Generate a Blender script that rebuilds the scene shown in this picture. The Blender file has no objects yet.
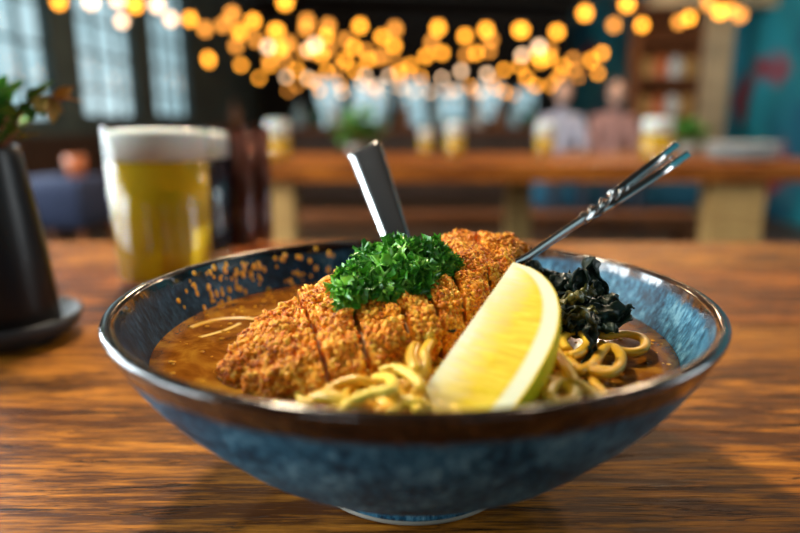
import bpy, bmesh, math, random
import numpy as np
from mathutils import Vector, noise, Matrix
R = math.radians
rnd = random.Random(7)
C = bpy.context.scene.collection
sc = bpy.context.scene

# ------------------------------------------------------------------ camera data and pixel rays
F, PITCH, CAMZ = 630.0, .2209, .887
BC = np.array([.005, .236, .825])          # centre of the bowl's rim
TZ = .75                                   # height of our table top
def ray(x, y):
    u, v = (x - 400) / F, (266.5 - y) / F
    return np.array([u, math.cos(PITCH) + v * math.sin(PITCH), -math.sin(PITCH) + v * math.cos(PITCH)])
def Pz(x, y, dz):                          # point seen at (x, y) at height dz above the bowl rim
    d = ray(x, y); t = (.825 + dz - CAMZ) / d[2]
    return d * t + np.array([0, 0, CAMZ])
def PY(x, y, Y):
    d = ray(x, y)
    return d * Y / d[1] + np.array([0, 0, CAMZ])

# ------------------------------------------------------------------ object helpers
def tag(o, label=None, cat=None, group=None, kind=None):
    for k, v in (('label', label), ('category', cat), ('group', group), ('kind', kind)):
        if v: o[k] = v
    return o
def thing(name, loc, label, cat, group=None):
    o = bpy.data.objects.new(name, None); C.objects.link(o); o.location = loc
    o.empty_display_size = .02
    return tag(o, label, cat, group)
def world_loc(o):
    v = np.zeros(3)
    while o is not None:
        v += np.array(o.location); o = o.parent
    return v
def mesh(name, V, Fc, mat, parent=None, smooth=True, loc=None, mats=None, midx=None):
    V = np.asarray(V, dtype=np.float64).reshape(-1, 3)
    me = bpy.data.meshes.new(name)
    o = bpy.data.objects.new(name, me); C.objects.link(o)
    if parent is not None:
        V = V - world_loc(parent); o.parent = parent
    elif loc is not None:
        V = V - np.asarray(loc); o.location = loc
    if isinstance(Fc, np.ndarray):
        n, k = Fc.shape
        me.vertices.add(len(V)); me.vertices.foreach_set('co', V.astype(np.float32).ravel())
        me.loops.add(n * k); me.loops.foreach_set('vertex_index', Fc.astype(np.int32).ravel())
        me.polygons.add(n); me.polygons.foreach_set('loop_start', np.arange(0, n * k, k, dtype=np.int32))
        me.update(calc_edges=True)
    else:
        me.from_pydata([tuple(v) for v in V], [], Fc)
    if smooth: me.polygons.foreach_set('use_smooth', np.ones(len(me.polygons), dtype=bool))
    for m in (mats or [mat]): me.materials.append(m)
    if midx is not None: me.polygons.foreach_set('material_index', np.asarray(midx, dtype=np.int32))
    me.update()
    return o
class MB:
    def __init__(s): s.V = []; s.F = []; s.n = 0
    def add(s, V, Fc):
        V = np.asarray(V).reshape(-1, 3)
        s.F += [tuple(int(i) + s.n for i in f) for f in Fc]; s.V.append(V); s.n += len(V); return s
    def build(s, name, mat, parent=None, smooth=True, **k):
        return mesh(name, np.concatenate(s.V), s.F, mat, parent, smooth, **k)
def box(x0, x1, y0, y1, z0, z1, b=0.0):
    bm = bmesh.new(); bmesh.ops.create_cube(bm, size=1)
    for v in bm.verts: v.co = Vector(((x0+x1)/2 + v.co.x*(x1-x0), (y0+y1)/2 + v.co.y*(y1-y0), (z0+z1)/2 + v.co.z*(z1-z0)))
    if b: bmesh.ops.bevel(bm, geom=bm.edges[:], offset=b, segments=2, affect='EDGES', profile=.5)
    bm.verts.index_update()
    V = [v.co[:] for v in bm.verts]; Fc = [[v.index for v in f.verts] for f in bm.faces]; bm.free()
    return np.array(V), Fc
def lathe(prof, seg=64, c=(0, 0, 0), wob=None):
    V = []; Fc = []; n = len(prof)
    for i in range(seg):
        a = 2*math.pi*i/seg
        for (r, z) in prof:
            rr = r * (1 + (wob(a, z) if wob else 0))
            V.append((c[0] + rr*math.cos(a), c[1] + rr*math.sin(a), c[2] + z))
    for i in range(seg):
        j = (i+1) % seg
        for k in range(n-1):
            Fc.append((i*n+k, j*n+k, j*n+k+1, i*n+k+1))
    return np.array(V), Fc
def spline(pts, n=8, closed=False):
    P = [np.asarray(p, float) for p in pts]; out = []; m = len(P)
    rng = range(m if closed else m-1)
    for i in rng:
        if closed: p0, p1, p2, p3 = P[i-1], P[i], P[(i+1) % m], P[(i+2) % m]
        else: p0, p1, p2, p3 = P[max(i-1, 0)], P[i], P[i+1], P[min(i+2, m-1)]
        for k in range(n):
            t = k/n
            out.append(.5*((2*p1) + (-p0+p2)*t + (2*p0-5*p1+4*p2-p3)*t*t + (-p0+3*p1-3*p2+p3)*t**3))
    if not closed: out.append(P[-1])
    return np.array(out)
def sweep(P, w, h=None, seg=8, up=(0, 0, 1), twist=0.0, taper=None, square=1.0):
    P = np.asarray(P, float); n = len(P); h = h if h is not None else w
    T = np.gradient(P, axis=0); T /= (np.linalg.norm(T, axis=1)[:, None] + 1e-12)
    N = np.array(up, float); V = []; Fc = []
    for i in range(n):
        N = N - T[i]*np.dot(N, T[i]); ln = np.linalg.norm(N)
        N = N/ln if ln > 1e-6 else np.cross(T[i], (1, .1, .2)); N /= np.linalg.norm(N)
        B = np.cross(T[i], N); tw = twist*i/(n-1); s = taper(i/(n-1)) if taper else 1
        for k in range(seg):
            a = 2*math.pi*(k+.5)/seg + tw
            ca, sa = math.cos(a-tw), math.sin(a-tw)
            ca = math.copysign(abs(ca)**square, ca); sa = math.copysign(abs(sa)**square, sa)
            b2, n2 = ca*w/2*s, sa*h/2*s
            c_, s_ = math.cos(tw), math.sin(tw)
            V.append(P[i] + B*(b2*c_-n2*s_) + N*(b2*s_+n2*c_))
    for i in range(n-1):
        for k in range(seg):
            k2 = (k+1) % seg
            Fc.append((i*seg+k, i*seg+k2, (i+1)*seg+k2, (i+1)*seg+k))
    Fc.append(tuple(range(seg-1, -1, -1))); Fc.append(tuple((n-1)*seg+k for k in range(seg)))
    return np.array(V), Fc
def ico(sub=1):
    bm = bmesh.new(); bmesh.ops.create_icosphere(bm, subdivisions=sub, radius=1)
    bm.verts.index_update()
    V = np.array([v.co[:] for v in bm.verts]); Fc = np.array([[v.index for v in f.verts] for f in bm.faces]); bm.free()
    return V, Fc
def copy_tree(o, parent=None, loc=None):
    c = o.copy(); C.objects.link(c); c.parent = parent
    if loc is not None: c.location = loc
    for ch in o.children: copy_tree(ch, c)
    return c

# ------------------------------------------------------------------ materials
def new_mat(name):
    m = bpy.data.materials.new(name); m.use_nodes = True
    nt = m.node_tree; b = nt.nodes['Principled BSDF']
    return m, nt, b
def nd(nt, t, **k):
    n = nt.nodes.new(t)
    for a, v in k.items(): setattr(n, a, v)
    return n
def ramp(nt, fac, stops):
    r = nd(nt, 'ShaderNodeValToRGB'); e = r.color_ramp.elements
    e[0].position, e[0].color = stops[0][0], (*stops[0][1], 1)
    e[1].position, e[1].color = stops[-1][0], (*stops[-1][1], 1)
    for p, c in stops[1:-1]:
        x = e.new(p); x.color = (*c, 1)
    nt.links.new(fac, r.inputs[0]); return r.outputs[0]
def tnoise(nt, scale, detail=4, rough=.55, stretch=None, coord='Object', dist=0):
    tc = nd(nt, 'ShaderNodeTexCoord'); src = tc.outputs[coord]
    if stretch:
        mp = nd(nt, 'ShaderNodeMapping'); mp.inputs['Scale'].default_value = stretch
        nt.links.new(src, mp.inputs[0]); src = mp.outputs[0]
    n = nd(nt, 'ShaderNodeTexNoise'); n.inputs['Scale'].default_value = scale
    n.inputs['Detail'].default_value = detail; n.inputs['Roughness'].default_value = rough
    n.inputs['Distortion'].default_value = dist
    nt.links.new(src, n.inputs['Vector']); return n.outputs['Fac']
def mixc(nt, fac, a, b, mode='MIX'):
    m = nd(nt, 'ShaderNodeMix', data_type='RGBA', blend_type=mode)
    for s, v in ((0, fac), (6, a), (7, b)):
        if hasattr(v, 'links'): nt.links.new(v, m.inputs[s])
        elif isinstance(v, (int, float)): m.inputs[s].default_value = v
        else: m.inputs[s].default_value = (*v, 1)
    return m.outputs[2]
def math_(nt, op, a, b=0.0, c=None):
    m = nd(nt, 'ShaderNodeMath', operation=op)
    for s, v in ((0, a), (1, b), (2, c)):
        if v is None: continue
        if hasattr(v, 'links'): nt.links.new(v, m.inputs[s])
        else: m.inputs[s].default_value = v
    return m.outputs[0]
def bump(nt, b, h, strength=.3, dist=.001):
    n = nd(nt, 'ShaderNodeBump'); n.inputs['Strength'].default_value = strength; n.inputs['Distance'].default_value = dist
    nt.links.new(h, n.inputs['Height']); nt.links.new(n.outputs[0], b.inputs['Normal'])
def simple(name, col, rough=.5, metal=0, var=.15, scale=20, coat=0, sss=0, bmp=0, emis=None):
    m, nt, b = new_mat(name)
    f = tnoise(nt, scale)
    c = ramp(nt, f, [(.3, tuple(x*(1-var) for x in col)), (.7, tuple(min(1, x*(1+var)) for x in col))])
    nt.links.new(c, b.inputs['Base Color'])
    b.inputs['Roughness'].default_value = rough; b.inputs['Metallic'].default_value = metal
    b.inputs['Coat Weight'].default_value = coat
    if sss:
        b.inputs['Subsurface Weight'].default_value = sss; b.inputs['Subsurface Radius'].default_value = (.004, .002, .001); b.inputs['Subsurface Scale'].default_value = 1
    if bmp: bump(nt, b, f, bmp, .002)
    if emis:
        b.inputs['Emission Color'].default_value = (*emis[0], 1); b.inputs['Emission Strength'].default_value = emis[1]
    return m
def wood(name, dark, mid, light, scale=1.0, rough=(.38, .62), cracks=True, bstr=.5):
    m, nt, b = new_mat(name)
    g = tnoise(nt, 9*scale, 8, .62, (1, 9, 9), dist=1.2)
    fine = tnoise(nt, 60*scale, 6, .7, (.6, 9, 9), dist=.6)
    big = tnoise(nt, 3.5*scale, 4, .6, (1, 3, 1), dist=.8)
    mx = math_(nt, 'ADD', math_(nt, 'MULTIPLY', g, .42), math_(nt, 'MULTIPLY', fine, .36))
    midn = tnoise(nt, 22*scale, 6, .65, (.5, 9, 9), dist=1.0)
    mx = math_(nt, 'ADD', math_(nt, 'MULTIPLY', mx, .68), math_(nt, 'MULTIPLY', math_(nt, 'ADD', midn, big), .16))
    c = ramp(nt, mx, [(.40, dark), (.475, mid), (.57, light)])
    ck = tnoise(nt, 30*scale, 5, .75, (.4, 4, 4), dist=2.5)
    ckr = ramp(nt, ck, [(.355, (.05, .035, .03)), (.43, (1, 1, 1))])
    if cracks: c = mixc(nt, .9, c, ckr, 'MULTIPLY')
    nt.links.new(c, b.inputs['Base Color'])
    rr = nd(nt, 'ShaderNodeMapRange'); nt.links.new(fine, rr.inputs[0]); rr.inputs[1].default_value = .3; rr.inputs[2].default_value = .7
    rr.inputs[3].default_value = rough[0]; rr.inputs[4].default_value = rough[1]; nt.links.new(rr.outputs[0], b.inputs['Roughness'])
    hh = math_(nt, 'ADD', math_(nt, 'MULTIPLY', fine, .5), math_(nt, 'MULTIPLY', ckr, .6 if cracks else 0))
    b.inputs['Specular IOR Level'].default_value = .12
    bump(nt, b, hh, bstr, .0015)
    return m

M = {}
M['table'] = wood('table_wood', (.09, .025, .003), (.52, .180, .016), (.86, .42, .060))
M['table2'] = wood('table_wood_reddish', (.06, .015, .003), (.44, .125, .012), (.78, .32, .040), 1.1)
M['farwood'] = wood('far_table_wood', (.16, .04, .006), (.44, .13, .015), (.66, .24, .03), .4, cracks=False, bstr=.1)
M['palewood'] = wood('pale_wood', (.44, .25, .09), (.64, .40, .15), (.78, .52, .22), .5, cracks=False, bstr=.1)
M['benchwood'] = wood('bench_wood', (.14, .05, .02), (.27, .10, .04), (.40, .16, .06), .5, cracks=False, bstr=.1)
M['wall'] = simple('dark_plaster', (.016, .016, .017), .85, var=.3, scale=3)
M['wood_wall'] = simple('brown_panelling', (.05, .024, .014), .6, var=.4, scale=4)
M['ceil'] = simple('dark_ceiling', (.03, .024, .02), .9)
M['floor'] = simple('dark_floor', (.055, .035, .022), .5, var=.4, scale=3)
M['frame'] = simple('window_frame_green', (.035, .06, .06), .5)
M['black'] = simple('black_gloss', (.010, .006, .005), .30, var=.3)
M['black'].node_tree.nodes['Principled BSDF'].inputs['Specular IOR Level'].default_value = .25
M['saucer'] = simple('charcoal_ceramic', (.018, .018, .019), .55, bmp=.1)
M['steel'] = simple('polished_steel', (.62, .60, .58), .13, 1, var=.06, scale=40)
M['green'] = simple('leaf_green', (.09, .26, .04), .5, var=.5, scale=40)
M['stem'] = simple('terracotta_stem', (.32, .10, .04), .6)
M['tipleaf'] = simple('orange_leaf', (.42, .25, .05), .5)
M['wire'] = simple('black_wire', (.01, .01, .01), .6)
M['grey_ceramic'] = simple('grey_plates', (.58, .61, .60), .35)
M['blue'] = simple('blue_upholstery', (.015, .11, .19), .8, var=.3)
M['navy'] = simple('navy_fabric', (.02, .03, .075), .8)
M['skin'] = simple('skin', (.55, .32, .23), .5)
M['hair'] = simple('dark_hair', (.03, .02, .015), .6)
M['shirt_white'] = simple('white_shirt', (.40, .40, .50), .8)
M['shirt_pink'] = simple('pink_top', (.36, .19, .17), .8)
M['trousers'] = simple('dark_trousers', (.02, .025, .04), .8)
M['cup'] = simple('orange_cup', (.6, .16, .05), .35)
M['foot'] = simple('unglazed_foot', (.30, .27, .22), .7, bmp=.2)

def bowl_mat():
    m, nt, b = new_mat('reactive_blue_glaze')
    tc = nd(nt, 'ShaderNodeTexCoord'); sp = nd(nt, 'ShaderNodeSeparateXYZ'); nt.links.new(tc.outputs['Object'], sp.inputs[0])
    z = sp.outputs[2]
    n1 = tnoise(nt, 55, 5, .65); n2 = tnoise(nt, 420, 4, .7, (1, 1, .35)); n3 = tnoise(nt, 900, 2, .6)
    s = math_(nt, 'ADD', math_(nt, 'MULTIPLY', n1, .42), math_(nt, 'MULTIPLY', n2, .58))
    blue = ramp(nt, s, [(.38, (.002, .016, .038)), (.46, (.012, .080, .150)), (.53, (.045, .19, .31)), (.62, (.20, .43, .57))])
    # brown breaks through where the glaze is thin: on the rim
    zn = math_(nt, 'ADD', z, math_(nt, 'MULTIPLY', math_(nt, 'SUBTRACT', n2, .5), .006))
    zn = math_(nt, 'ADD', zn, math_(nt, 'MULTIPLY', math_(nt, 'SUBTRACT', n1, .5), .008))
    sn = nd(nt, 'ShaderNodeSeparateXYZ'); nt.links.new(tc.outputs['Normal'], sn.inputs[0])
    ins = ramp(nt, sn.outputs[2], [(.05, (0, 0, 0)), (.15, (1, 1, 1))])           # 1 inside the bowl
    zn = math_(nt, 'ADD', zn, math_(nt, 'MULTIPLY', math_(nt, 'SUBTRACT', 1.0, ins), .0045))
    rim = ramp(nt, math_(nt, 'MULTIPLY', math_(nt, 'SUBTRACT', zn, .0700), 100), [(.0, (0, 0, 0)), (.22, (1, 1, 1))])
    brown = ramp(nt, tnoise(nt, 160, 5, .7), [(.35, (.010, .005, .004)), (.55, (.045, .018, .008)), (.75, (.18, .08, .028))])
    c = mixc(nt, rim, blue, brown)
    # left inner wall: shade painted in by position, on top of navy glaze
    inner_shade = ramp(nt, math_(nt, 'ADD', math_(nt, 'MULTIPLY', sp.outputs[0], 5.0), n1), [(.10, (.14, .18, .26)), (.85, (1, 1, 1))])
    inner_shade = mixc(nt, ins, (1, 1, 1), inner_shade)
    c = mixc(nt, 1.0, c, inner_shade, 'MULTIPLY')
    nt.links.new(c, b.inputs['Base Color'])
    rg = nd(nt, 'ShaderNodeMapRange'); nt.links.new(rim, rg.inputs[0]); rg.inputs[3].default_value = .42; rg.inputs[4].default_value = .14
    nt.links.new(rg.outputs[0], b.inputs['Roughness']); b.inputs['Specular IOR Level'].default_value = .22
    nt.links.new(rim, b.inputs['Coat Weight']); b.inputs['Coat Roughness'].default_value = .06
    bump(nt, b, math_(nt, 'ADD', n2, math_(nt, 'MULTIPLY', n1, 1.5)), .25, .0006)
    return m
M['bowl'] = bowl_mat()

def bread_mat():
    m, nt, b = new_mat('fried_panko')
    geo = nd(nt, 'ShaderNodeNewGeometry')
    n1 = tnoise(nt, 48, 5, .65); n2 = tnoise(nt, 500, 3, .6)
    f = math_(nt, 'ADD', math_(nt, 'MULTIPLY', geo.outputs['Random Per Island'], .42), math_(nt, 'MULTIPLY', n1, .58))
    f = math_(nt, 'ADD', math_(nt, 'MULTIPLY', f, .8), math_(nt, 'MULTIPLY', n2, .2))
    c = ramp(nt, f, [(.26, (.16, .025, .002)), (.37, (.58, .13, .006)), (.48, (.90, .29, .010)), (.60, (.98, .46, .03)), (.78, (.99, .64, .11))])
    nt.links.new(c, b.inputs['Base Color'])
    b.inputs['Roughness'].default_value = .42
    b.inputs['Specular IOR Level'].default_value = .22; b.inputs['Subsurface Weight'].default_value = .12; b.inputs['Subsurface Radius'].default_value = (.003, .0014, .0004); b.inputs['Subsurface Scale'].default_value = 1
    b.inputs['Coat Weight'].default_value = .05
    bump(nt, b, n2, .5, .0006)
    return m
M['bread'] = bread_mat()
M['meat'] = simple('cooked_meat', (.62, .40, .22), .5, sss=.2, bmp=.2, scale=200)

def noodle_mat():
    m, nt, b = new_mat('noodle')
    oi = nd(nt, 'ShaderNodeObjectInfo')
    f = math_(nt, 'ADD', math_(nt, 'MULTIPLY', tnoise(nt, 90, 3), .5), math_(nt, 'MULTIPLY', oi.outputs['Random'], .5))
    c = ramp(nt, f, [(.2, (.68, .33, .012)), (.5, (.86, .52, .03)), (.8, (.93, .67, .09))])
    nt.links.new(c, b.inputs['Base Color']); b.inputs['Roughness'].default_value = .38; b.inputs['Specular IOR Level'].default_value = .35
    b.inputs['Subsurface Weight'].default_value = .15; b.inputs['Subsurface Radius'].default_value = (.004, .003, .001); b.inputs['Subsurface Scale'].default_value = 1
    b.inputs['Coat Weight'].default_value = .2; b.inputs['Coat Roughness'].default_value = .15
    return m
M['noodle'] = noodle_mat()
def broth_mat():
    m, nt, b = new_mat('broth')
    f = tnoise(nt, 45, 5, .6, dist=1.0)
    c = ramp(nt, f, [(.34, (.08, .020, .002)), (.5, (.26, .085, .008)), (.66, (.48, .22, .022))])
    nt.links.new(c, b.inputs['Base Color']); b.inputs['Roughness'].default_value = .09; b.inputs['Specular IOR Level'].default_value = .12
    bump(nt, b, tnoise(nt, 120, 3), .12, .0006)
    return m
M['broth'] = broth_mat()
M['oil'] = simple('oil_and_glint', (.98, .46, .03), .05, var=.2, coat=.5)  # oil colour, shared by the beads that imitate lamp reflections
M['crumb_loose'] = M['bread']
def parsley_mat():
    m, nt, b = new_mat('parsley')
    geo = nd(nt, 'ShaderNodeNewGeometry')
    f = math_(nt, 'ADD', math_(nt, 'MULTIPLY', geo.outputs['Random Per Island'], .6), math_(nt, 'MULTIPLY', tnoise(nt, 150, 3), .4))
    c = ramp(nt, f, [(.2, (.02, .14, .010)), (.5, (.085, .36, .02)), (.8, (.26, .58, .07))])
    nt.links.new(c, b.inputs['Base Color']); b.inputs['Roughness'].default_value = .33
    b.inputs['Subsurface Weight'].default_value = .1; b.inputs['Subsurface Radius'].default_value = (.001, .002, .0005); b.inputs['Subsurface Scale'].default_value = 1
    return m
M['parsley'] = parsley_mat()
M['parsley_stem'] = simple('parsley_stem', (.22, .40, .08), .4)
M['seaweed'] = simple('seaweed', (.010, .020, .011), .42, var=.7, scale=90, coat=.1, bmp=.4)
M['seaweed'].node_tree.nodes['Principled BSDF'].inputs['Specular IOR Level'].default_value = .25
M['seaweed_y'] = simple('seaweed_olive', (.10, .085, .015), .3, var=.6, scale=90, bmp=.3)
def lemon_pulp():
    m, nt, b = new_mat('lemon_flesh')
    tc = nd(nt, 'ShaderNodeTexCoord')   # UV: x = distance from core (0..1), y = along the axis
    mp = nd(nt, 'ShaderNodeMapping'); mp.inputs['Scale'].default_value = (3.2, 46, 1); nt.links.new(tc.outputs['UV'], mp.inputs[0])
    n = nd(nt, 'ShaderNodeTexNoise'); n.inputs['Scale'].default_value = 1; n.inputs['Detail'].default_value = 4; n.inputs['Distortion'].default_value = .35
    nt.links.new(mp.outputs[0], n.inputs['Vector'])
    mp2 = nd(nt, 'ShaderNodeMapping'); mp2.inputs['Scale'].default_value = (2.2, 2.6, 1); nt.links.new(tc.outputs['UV'], mp2.inputs[0])
    n2 = nd(nt, 'ShaderNodeTexNoise'); n2.inputs['Scale'].default_value = 1; nt.links.new(mp2.outputs[0], n2.inputs['Vector'])
    sp = nd(nt, 'ShaderNodeSeparateXYZ'); nt.links.new(tc.outputs['UV'], sp.inputs[0])
    c = ramp(nt, n.outputs['Fac'], [(.3, (.60, .36, .002)), (.52, (.70, .47, .003)), (.74, (.76, .59, .04))])
    cu = nd(nt, 'ShaderNodeUVMap'); cu.uv_map = 'Core'; sp2 = nd(nt, 'ShaderNodeSeparateXYZ'); nt.links.new(cu.outputs[0], sp2.inputs[0])
    edge = math_(nt, 'ADD', sp2.outputs[0], math_(nt, 'MULTIPLY', math_(nt, 'SUBTRACT', n.outputs['Fac'], .5), .35))
    w = ramp(nt, edge, [(.04, (.95, .95, .95)), (.28, (.28, .28, .28)), (.48, (0, 0, 0))])
    w2 = mixc(nt, 1.0, w, ramp(nt, n2.outputs['Fac'], [(.3, (.55, .55, .55)), (.6, (1, 1, 1))]), 'MULTIPLY')
    c = mixc(nt, w2, c, (.68, .66, .44))
    pith_e = math_(nt, 'ADD', sp.outputs[0], math_(nt, 'MULTIPLY', math_(nt, 'SUBTRACT', n2.outputs['Fac'], .5), .05))
    pith = ramp(nt, pith_e, [(.79, (0, 0, 0)), (.84, (1, 1, 1))])
    c = mixc(nt, pith, c, (.68, .66, .44))
    zest = ramp(nt, sp.outputs[0], [(.975, (0, 0, 0)), (.99, (1, 1, 1))])
    c = mixc(nt, zest, c, (.90, .58, .01))
    nt.links.new(c, b.inputs['Base Color']); b.inputs['Roughness'].default_value = .5
    b.inputs['Subsurface Weight'].default_value = .15; b.inputs['Subsurface Radius'].default_value = (.006, .004, .001); b.inputs['Subsurface Scale'].default_value = 1
    b.inputs['Specular IOR Level'].default_value = .15
    bump(nt, b, n.outputs['Fac'], .3, .0006)
    return m
M['pulp'] = lemon_pulp()
def rind_mat():
    m, nt, b = new_mat('lemon_rind')
    b.inputs['Base Color'].default_value = (.95, .62, .008, 1); b.inputs['Roughness'].default_value = .35
    b.inputs['Subsurface Weight'].default_value = .5; b.inputs['Subsurface Radius'].default_value = (.008, .006, .001); b.inputs['Subsurface Scale'].default_value = 1
    bump(nt, b, tnoise(nt, 900, 2), .35, .0006); return m
M['rind'] = rind_mat()

def liquid_glass(name, col, dens, rough=0.0, ior=1.35):
    m, nt, b = new_mat(name)
    b.inputs['Base Color'].default_value = (*col, 1); b.inputs['Transmission Weight'].default_value = dens
    b.inputs['Roughness'].default_value = rough; b.inputs['IOR'].default_value = ior
    return m
M['beer'] = liquid_glass('golden_beer', (.98, .55, .01), .35, .1)
M['stout'] = simple('dark_beer', (.025, .02, .03), .12, coat=.5)
M['cola'] = simple('brown_drink', (.16, .11, .11), .15, coat=.6)
M['foam'] = simple('beer_foam', (.93, .91, .84), .8, var=.06, scale=200, sss=.3)
def thin_glass(name, tint=(.95, .97, .97), refl=.10):
    m, nt, b = new_mat(name); nt.nodes.remove(b)
    out = nt.nodes['Material Output']
    t = nd(nt, 'ShaderNodeBsdfTransparent'); t.inputs[0].default_value = (*tint, 1)
    g = nd(nt, 'ShaderNodeBsdfGlossy'); g.inputs['Roughness'].default_value = .02
    lw = nd(nt, 'ShaderNodeLayerWeight'); lw.inputs[0].default_value = .5
    fr = math_(nt, 'MULTIPLY_ADD', math_(nt, 'POWER', lw.outputs['Facing'], 4.0), .22, .03)
    mx = nd(nt, 'ShaderNodeMixShader'); nt.links.new(fr, mx.inputs[0])
    nt.links.new(t.outputs[0], mx.inputs[1]); nt.links.new(g.outputs[0], mx.inputs[2]); nt.links.new(mx.outputs[0], out.inputs[0])
    return m
M['glass'] = thin_glass('clear_glass')
M['amber'] = thin_glass('amber_glass', (.75, .6, .55))
def bulb_mat(name, col, st):
    m, nt, b = new_mat(name); nt.nodes.remove(b); out = nt.nodes['Material Output']
    e = nd(nt, 'ShaderNodeEmission'); e.inputs[0].default_value = (*col, 1); e.inputs[1].default_value = st
    nt.links.new(e.outputs[0], out.inputs[0]); return m
BS = 8.0
M['bulb'] = bulb_mat('warm_bulb', (1, .36, .03), BS)
M['bulb_dim'] = bulb_mat('dim_bulb', (1, .36, .05), BS*.5)
M['bulb_pale'] = bulb_mat('pale_bulb', (1, .62, .36), BS*.8)
def mural():
    m, nt, b = new_mat('teal_mural')
    c = ramp(nt, tnoise(nt, .9, 3, .5), [(.3, (.003, .06, .15)), (.48, (.006, .18, .23)), (.6, (.01, .27, .38)), (.72, (.02, .32, .48))])
    r2 = ramp(nt, tnoise(nt, 1.3, 2, .5), [(.58, (0, 0, 0)), (.63, (1, 1, 1))])
    c = mixc(nt, r2, c, (.25, .03, .05))
    nt.links.new(c, b.inputs['Base Color']); b.inputs['Roughness'].default_value = .7; return m
M['mural'] = mural()

# ================================================================== THE ROOM
X0, X1, Y0, Y1, H = -3.0, 3.6, -3.0, 14.0, 3.2
def struct(name, mb_or_vf, mat, parent=None, smooth=False):
    o = mesh(name, mb_or_vf[0], mb_or_vf[1], mat, parent, smooth)
    if parent is None: o['kind'] = 'structure'
    return o
struct('floor', box(X0-.2, X1+.2, Y0-.2, Y1+.2, -.1, 0), M['floor'])
struct('ceiling', box(X0-.2, X1+.2, Y0-.2, Y1+.2, H, H+.1), M['ceil'])
def wall_with_holes(name, axis, pos, th, lo, hi, holes, mat):
    """axis 'x': wall plane at x=pos spanning y lo..hi; holes = (a0,a1,z0,z1)"""
    mb = MB()
    cuts = sorted(holes); a = lo
    def bx(a0, a1, z0, z1):
        if axis == 'x': mb.add(*box(pos-th/2, pos+th/2, a0, a1, z0, z1))
        else: mb.add(*box(a0, a1, pos-th/2, pos+th/2, z0, z1))
    for (a0, a1, z0, z1) in cuts:
        bx(a, a0, 0, H); bx(a0, a1, 0, z0); bx(a0, a1, z1, H); a = a1
    bx(a, hi, 0, H)
    o = mb.build(name, mat, smooth=False); o['kind'] = 'structure'; return o
wins_l = [(-2.9, -1.9, .85, 2.9)] + [(y, y+1.41, .85 + max(0, (y-3)*.02), 2.9) for y in (-1.05, .75, 2.55, 4.35, 6.13, 7.97)]
M['wall_left'] = simple('grey_green_plaster', (.08, .12, .12), .85, var=.25, scale=2)
wall_with_holes('wall_left', 'x', X0-.05, .1, Y0, Y1, wins_l[1:], M['wall_left'])
wins_b = []
for (a, b, ya, yb) in ((312, 343, 76, 130), (350, 392, 80, 128), (398, 428, 76, 128), (436, 468, 84, 122), (474, 506, 80, 122), (512, 540, 86, 120)):
    wins_b.append((PY(a, 100, 14)[0], PY(b, 100, 14)[0], PY(400, yb, 14)[2], PY(400, ya, 14)[2]))
wall_with_holes('wall_back', 'y', Y1+.1, .2, X0-.2, X1+.2, wins_b, M['wall'])
wins_r = [(-2.2, -.6, .9, 2.8), (.2, 1.6, .9, 2.8)]
wall_with_holes('wall_right', 'x', X1+.1, .2, Y0, Y1, wins_r, M['mural'])
wins_f = [(-2.4, -.9, 1.0, 2.8), (.8, 2.6, 1.0, 2.8)]
wall_with_holes('wall_front', 'y', Y0-.1, .2, X0-.2, X1+.2, wins_f, M['wall'])
wn = [0]
def window(axis, pos, a0, a1, z0, z1, nx, nz, bar=.035):
    wn[0] += 1
    def bx(p0, p1, b0, b1, c0, c1):
        return box(p0, p1, b0, b1, c0, c1) if axis == 'x' else box(b0, b1, p0, p1, c0, c1)
    e = bpy.data.objects.new('window_%d' % wn[0], None); C.objects.link(e); e['kind'] = 'structure'
    e.location = (pos, (a0+a1)/2, z0) if axis == 'x' else ((a0+a1)/2, pos, z0)
    mb = MB(); fw = .07
    for (b0, b1, c0, c1) in ((a0, a0+fw, z0, z1), (a1-fw, a1, z0, z1), (a0, a1, z0, z0+fw), (a0, a1, z1-fw, z1)):
        mb.add(*bx(pos-.05, pos+.05, b0, b1, c0, c1))
    for i in range(1, nx):
        a = a0 + (a1-a0)*i/nx; mb.add(*bx(pos-.02, pos+.02, a-bar/2, a+bar/2, z0, z1))
    for i in range(1, nz):
        c = z0 + (z1-z0)*i/nz; mb.add(*bx(pos-.02, pos+.02, a0, a1, c-bar/2, c+bar/2))
    mb.build('window_frame', M['frame'], e, False)
    mesh('window_pane', *bx(pos-.004, pos+.004, a0+fw, a1-fw, z0+fw, z1-fw), M['glass'], e, False)
for (a, b, z0, z1) in wins_l[1:]: window('x', X0-.05, a, b, z0, z1, 3, 6, .025)
for (a, b, z0, z1) in wins_b: window('y', Y1+.1, a, b, z0, z1, 2, 3, .03)
for (a, b, z0, z1) in wins_r: window('x', X1+.1, a, b, z0, z1, 3, 4)
for (a, b, z0, z1) in wins_f: window('y', Y0-.1, a, b, z0, z1, 3, 4)
# timber post and beam in front of the mural, brown panelling under the windows
pA = PY(706, 60, 6.4); pB = PY(731, 60, 6.4)
M['post'] = simple('weathered_timber', (.40, .30, .18), .7, var=.3, scale=5)
struct('trim_1', box(pA[0], pB[0], 6.38, 6.5, 0, 2.25), M['post'])
struct('trim_2', box(PY(652, 5, 6.4)[0], X1, 6.38, 6.5, 1.99, 2.2), M['post'])
struct('baseboard_left', box(X0, X0+.03, 2.0, 12.0, 0, .80), M['wood_wall'])
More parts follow.
